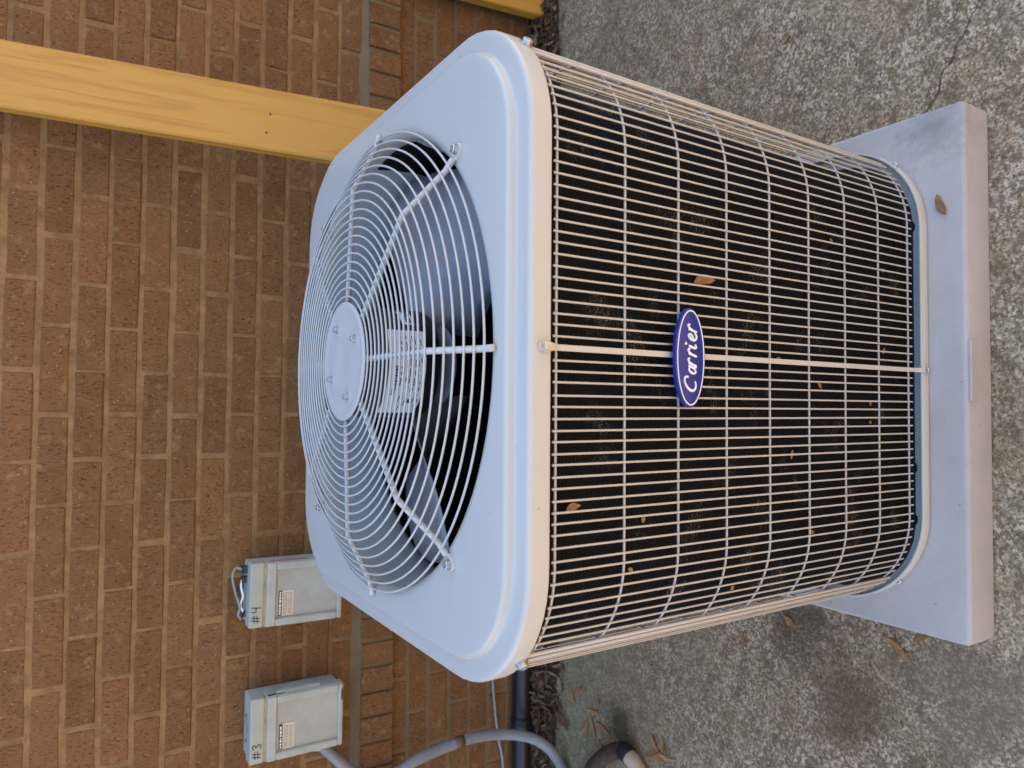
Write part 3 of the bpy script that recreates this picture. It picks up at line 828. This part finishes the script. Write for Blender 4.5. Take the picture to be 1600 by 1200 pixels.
for xx, rr_ in ((-1.075, .0293), (-1.074, .0335), (-1.02, .0335), (-1.019, .0293)):
    ls.append([(xx-o_.x, .853-o_.y+rr_*math.cos(2*math.pi*j/24), .050-o_.z+rr_*math.sin(2*math.pi*j/24)) for j in range(24)])
m.loops(ls, True); m.build('coupling', 'black_pipe', bp_, True)
run('cable', [(-.3, .882, .155), (-.6, .882, .150), (-.85, .882, .142), (-.98, .881, .132), (-1.08, .880, .118), (-1.2, .878, .100), (-1.6, .876, .09)], .0042, 'cable_grey', 'thin grey cable running low along the brick wall above the black pipe', 'cable')
el, o_ = run('elbow_pipe', [(-1.5, .60, .024), (-1.20, .575, .024), (-1.075, .548, .026), (-1.005, .492, .028), (-.965, .438, .028), (-.953, .410, .028)], .0215, 'rusty_pipe', 'rusty brown pipe elbow with black joint lying on the concrete', 'pipe')
m = MB(); m.tube([tuple(p-o_) for p in spline([(-.9535, .412, .028), (-.953, .398, .028), (-.957, .384, .028)], 5)], .0232, 16); m.build('joint', 'black_rubber', el, True)
m = MB(); m.tube([tuple(p-o_) for p in spline([(-.957, .386, .028), (-.966, .366, .028), (-.985, .345, .027)], 5)], .0200, 16); m.build('spout', 'beige_plastic', el, True)

# ------------------------------------------------------------------ leaves
def leaf_pts(L, Wd, curl, bend, rnd, n=6):
    ls = []
    for i in range(n+1):
        t = i/n; wd = Wd*(math.sin(math.pi*min(1, t*.93+.05))**.8)*(.9+.2*rnd.random())
        x = (t-.5)*L; zc = bend*4*(t-.5)**2
        y = .08*L*math.sin(t*3+rnd.random()*.3)
        ls.append([(x, y-wd/2, zc+curl*wd), (x, y, zc), (x, y+wd/2, zc+curl*wd)])
    return ls
def leaf(x, y, z, L, Wd, rot, tilt=0., label='', curl=.25, bend=.004, seed=0, group='fallen leaves', roll=None):
    rnd = random.Random(seed); m = MB(); m.loops(leaf_pts(L, Wd, curl, bend, rnd), False)
    o = m.build('fallen_leaf', 'dry_leaf', None, True, (x, y, z)); s = o.modifiers.new('thickness', 'SOLIDIFY'); s.thickness = .0006
    o.rotation_euler = (tilt, roll or 0, rot)
    return tag(o, label, 'leaf', group)
leaf(.269, -.421, PT+.0015, .038, .014, R(21), 0, 'orange-brown dead leaf lying on the grey pad', seed=1)
leaf(-.494, -.296, .002, .062, .012, R(-125), 0, 'long narrow tan leaf on the concrete beside the pad', seed=2, curl=.35)
leaf(-.465, -.340, .002, .030, .010, R(-60), 0, 'short tan leaf tucked against the edge of the pad', seed=3)
leaf(-.500, -.077, .002, .032, .015, R(60), 0, 'rounded orange leaf on the dark concrete stain', seed=4)
leaf(-.571, .040, .002, .036, .010, R(35), 0, 'dark brown leaf on the concrete beside the unit', seed=5)
for i, (x, y, r, L) in enumerate([(-.911, .563, 100, .05), (-.940, .516, 75, .055), (-.992, .520, 60, .045), (-.885, .545, 160, .035), (-.955, .560, 20, .05), (-.90, .655, 30, .04), (-.87, .62, 120, .05), (-.97, .60, 145, .05)]):
    leaf(x, y, .002, L, L*.3, R(r), 0, 'brown leaf scattered on the green-tinged concrete near the wall', seed=20+i, group='leaves scattered near the wall')
for i, (x, y, r, L) in enumerate([(-.905, .315, 40, .06), (-.925, .30, 75, .06), (-.90, .285, 10, .05), (-.935, .325, 120, .05), (-.915, .270, 95, .05)]):
    leaf(x, y, .003+.002*i, L, L*.22, R(r), R(6), 'tan leaf in the small heap next to the pipe elbow', seed=40+i, group='leaves heaped by the pipe elbow')
for i, (x, y, r) in enumerate([(.781, .179, 20), (.719, -.072, 140), (.70, .16, 80), (.9, .4, 60)]):
    leaf(x, y, .002, .028, .009, R(r), 0, 'small reddish leaf on bare concrete on the pine board side', seed=60+i, group='small leaves on bare concrete')
o = leaf(.100, -.3685, .578, .040, .013, 0, 0, 'tan leaf caught upright behind the wire guard near the badge', seed=80); o.rotation_euler = (R(90), R(80), 0)
o = leaf(-.179, -.3685, .790, .022, .009, 0, 0, 'small orange leaf caught behind the wire guard below the top panel', seed=81); o.rotation_euler = (R(90), R(75), 0)
rnd = random.Random(9)
for i, (x, z) in enumerate([(.005, .425), (-.055, .20), (-.085, .20), (-.13, .395), (-.245, .35), (-.31, .50), (.16, .16), (.03, .16), (-.20, .68), (.19, .30), (-.03, .33), (-.26, .70)]):
    y = -.3672
    if x < -.247: y = -.366+.118-math.sqrt(max(0, .118**2-(x+.247)**2))-.0012
    o = leaf(x, y, z, rnd.uniform(.008, .014), .006, 0, 0, 'tiny tan leaf scrap stuck on the black coil', seed=90+i, bend=.001, group='leaf scraps on the coil')
    o.name = 'leaf_scrap'; o.rotation_euler = (R(90), rnd.uniform(0, 3), 0)
# litter heaped along the foot of the wall
rnd = random.Random(3); m = MB()
soil = MB(); N = 70; ls = []
for i in range(N+1):
    x = -2.6+5.2*i/N; e_ = .735+.03*noise.noise((x*3, 0, 0))+.012*noise.noise((x*17, 3, 0))
    ls.append([(x, e_, .0035), (x, e_+.03, .010), (x, e_+.08, .018), (x, .89, .024)])
soil.loops(ls, False)
tag(soil.build('leaf_mould', 'soil', None, True), 'dark leaf mould along the foot of the brick wall', 'soil', None, 'stuff')
for i in range(4200):
    x = rnd.uniform(-1.7, 1.75); t = rnd.random()**.8
    e_ = .725+.03*noise.noise((x*3, 0, 0))+.02*noise.noise((x*17, 3, 0))
    y = e_+(.885-e_)*t+(rnd.gauss(0, .02) if t < .2 else 0)
    if y > .883: y = .88
    z = .004+.016*max(0, min(1, (y-e_)/.1))+rnd.random()*.012
    L = rnd.uniform(.018, .055); Wd = L*rnd.uniform(.14, .34)
    E_ = Matrix.Translation((x, y, z)) @ Matrix.Rotation(rnd.uniform(0, 6.28), 4, 'Z') @ Matrix.Rotation(rnd.gauss(0, .35), 4, 'Y') @ Matrix.Rotation(rnd.gauss(0, .5), 4, 'X')
    l = leaf_pts(L, Wd, rnd.uniform(-.4, .5), rnd.uniform(-.006, .008), rnd, 4)
    m.loops([[tuple(E_ @ Vector(p)) for p in q] for q in l], False)
tag(m.build('leaf_litter', 'litter_leaf', None, True), 'brown leaf litter heaped along the foot of the brick wall', 'leaf litter', None, 'stuff')
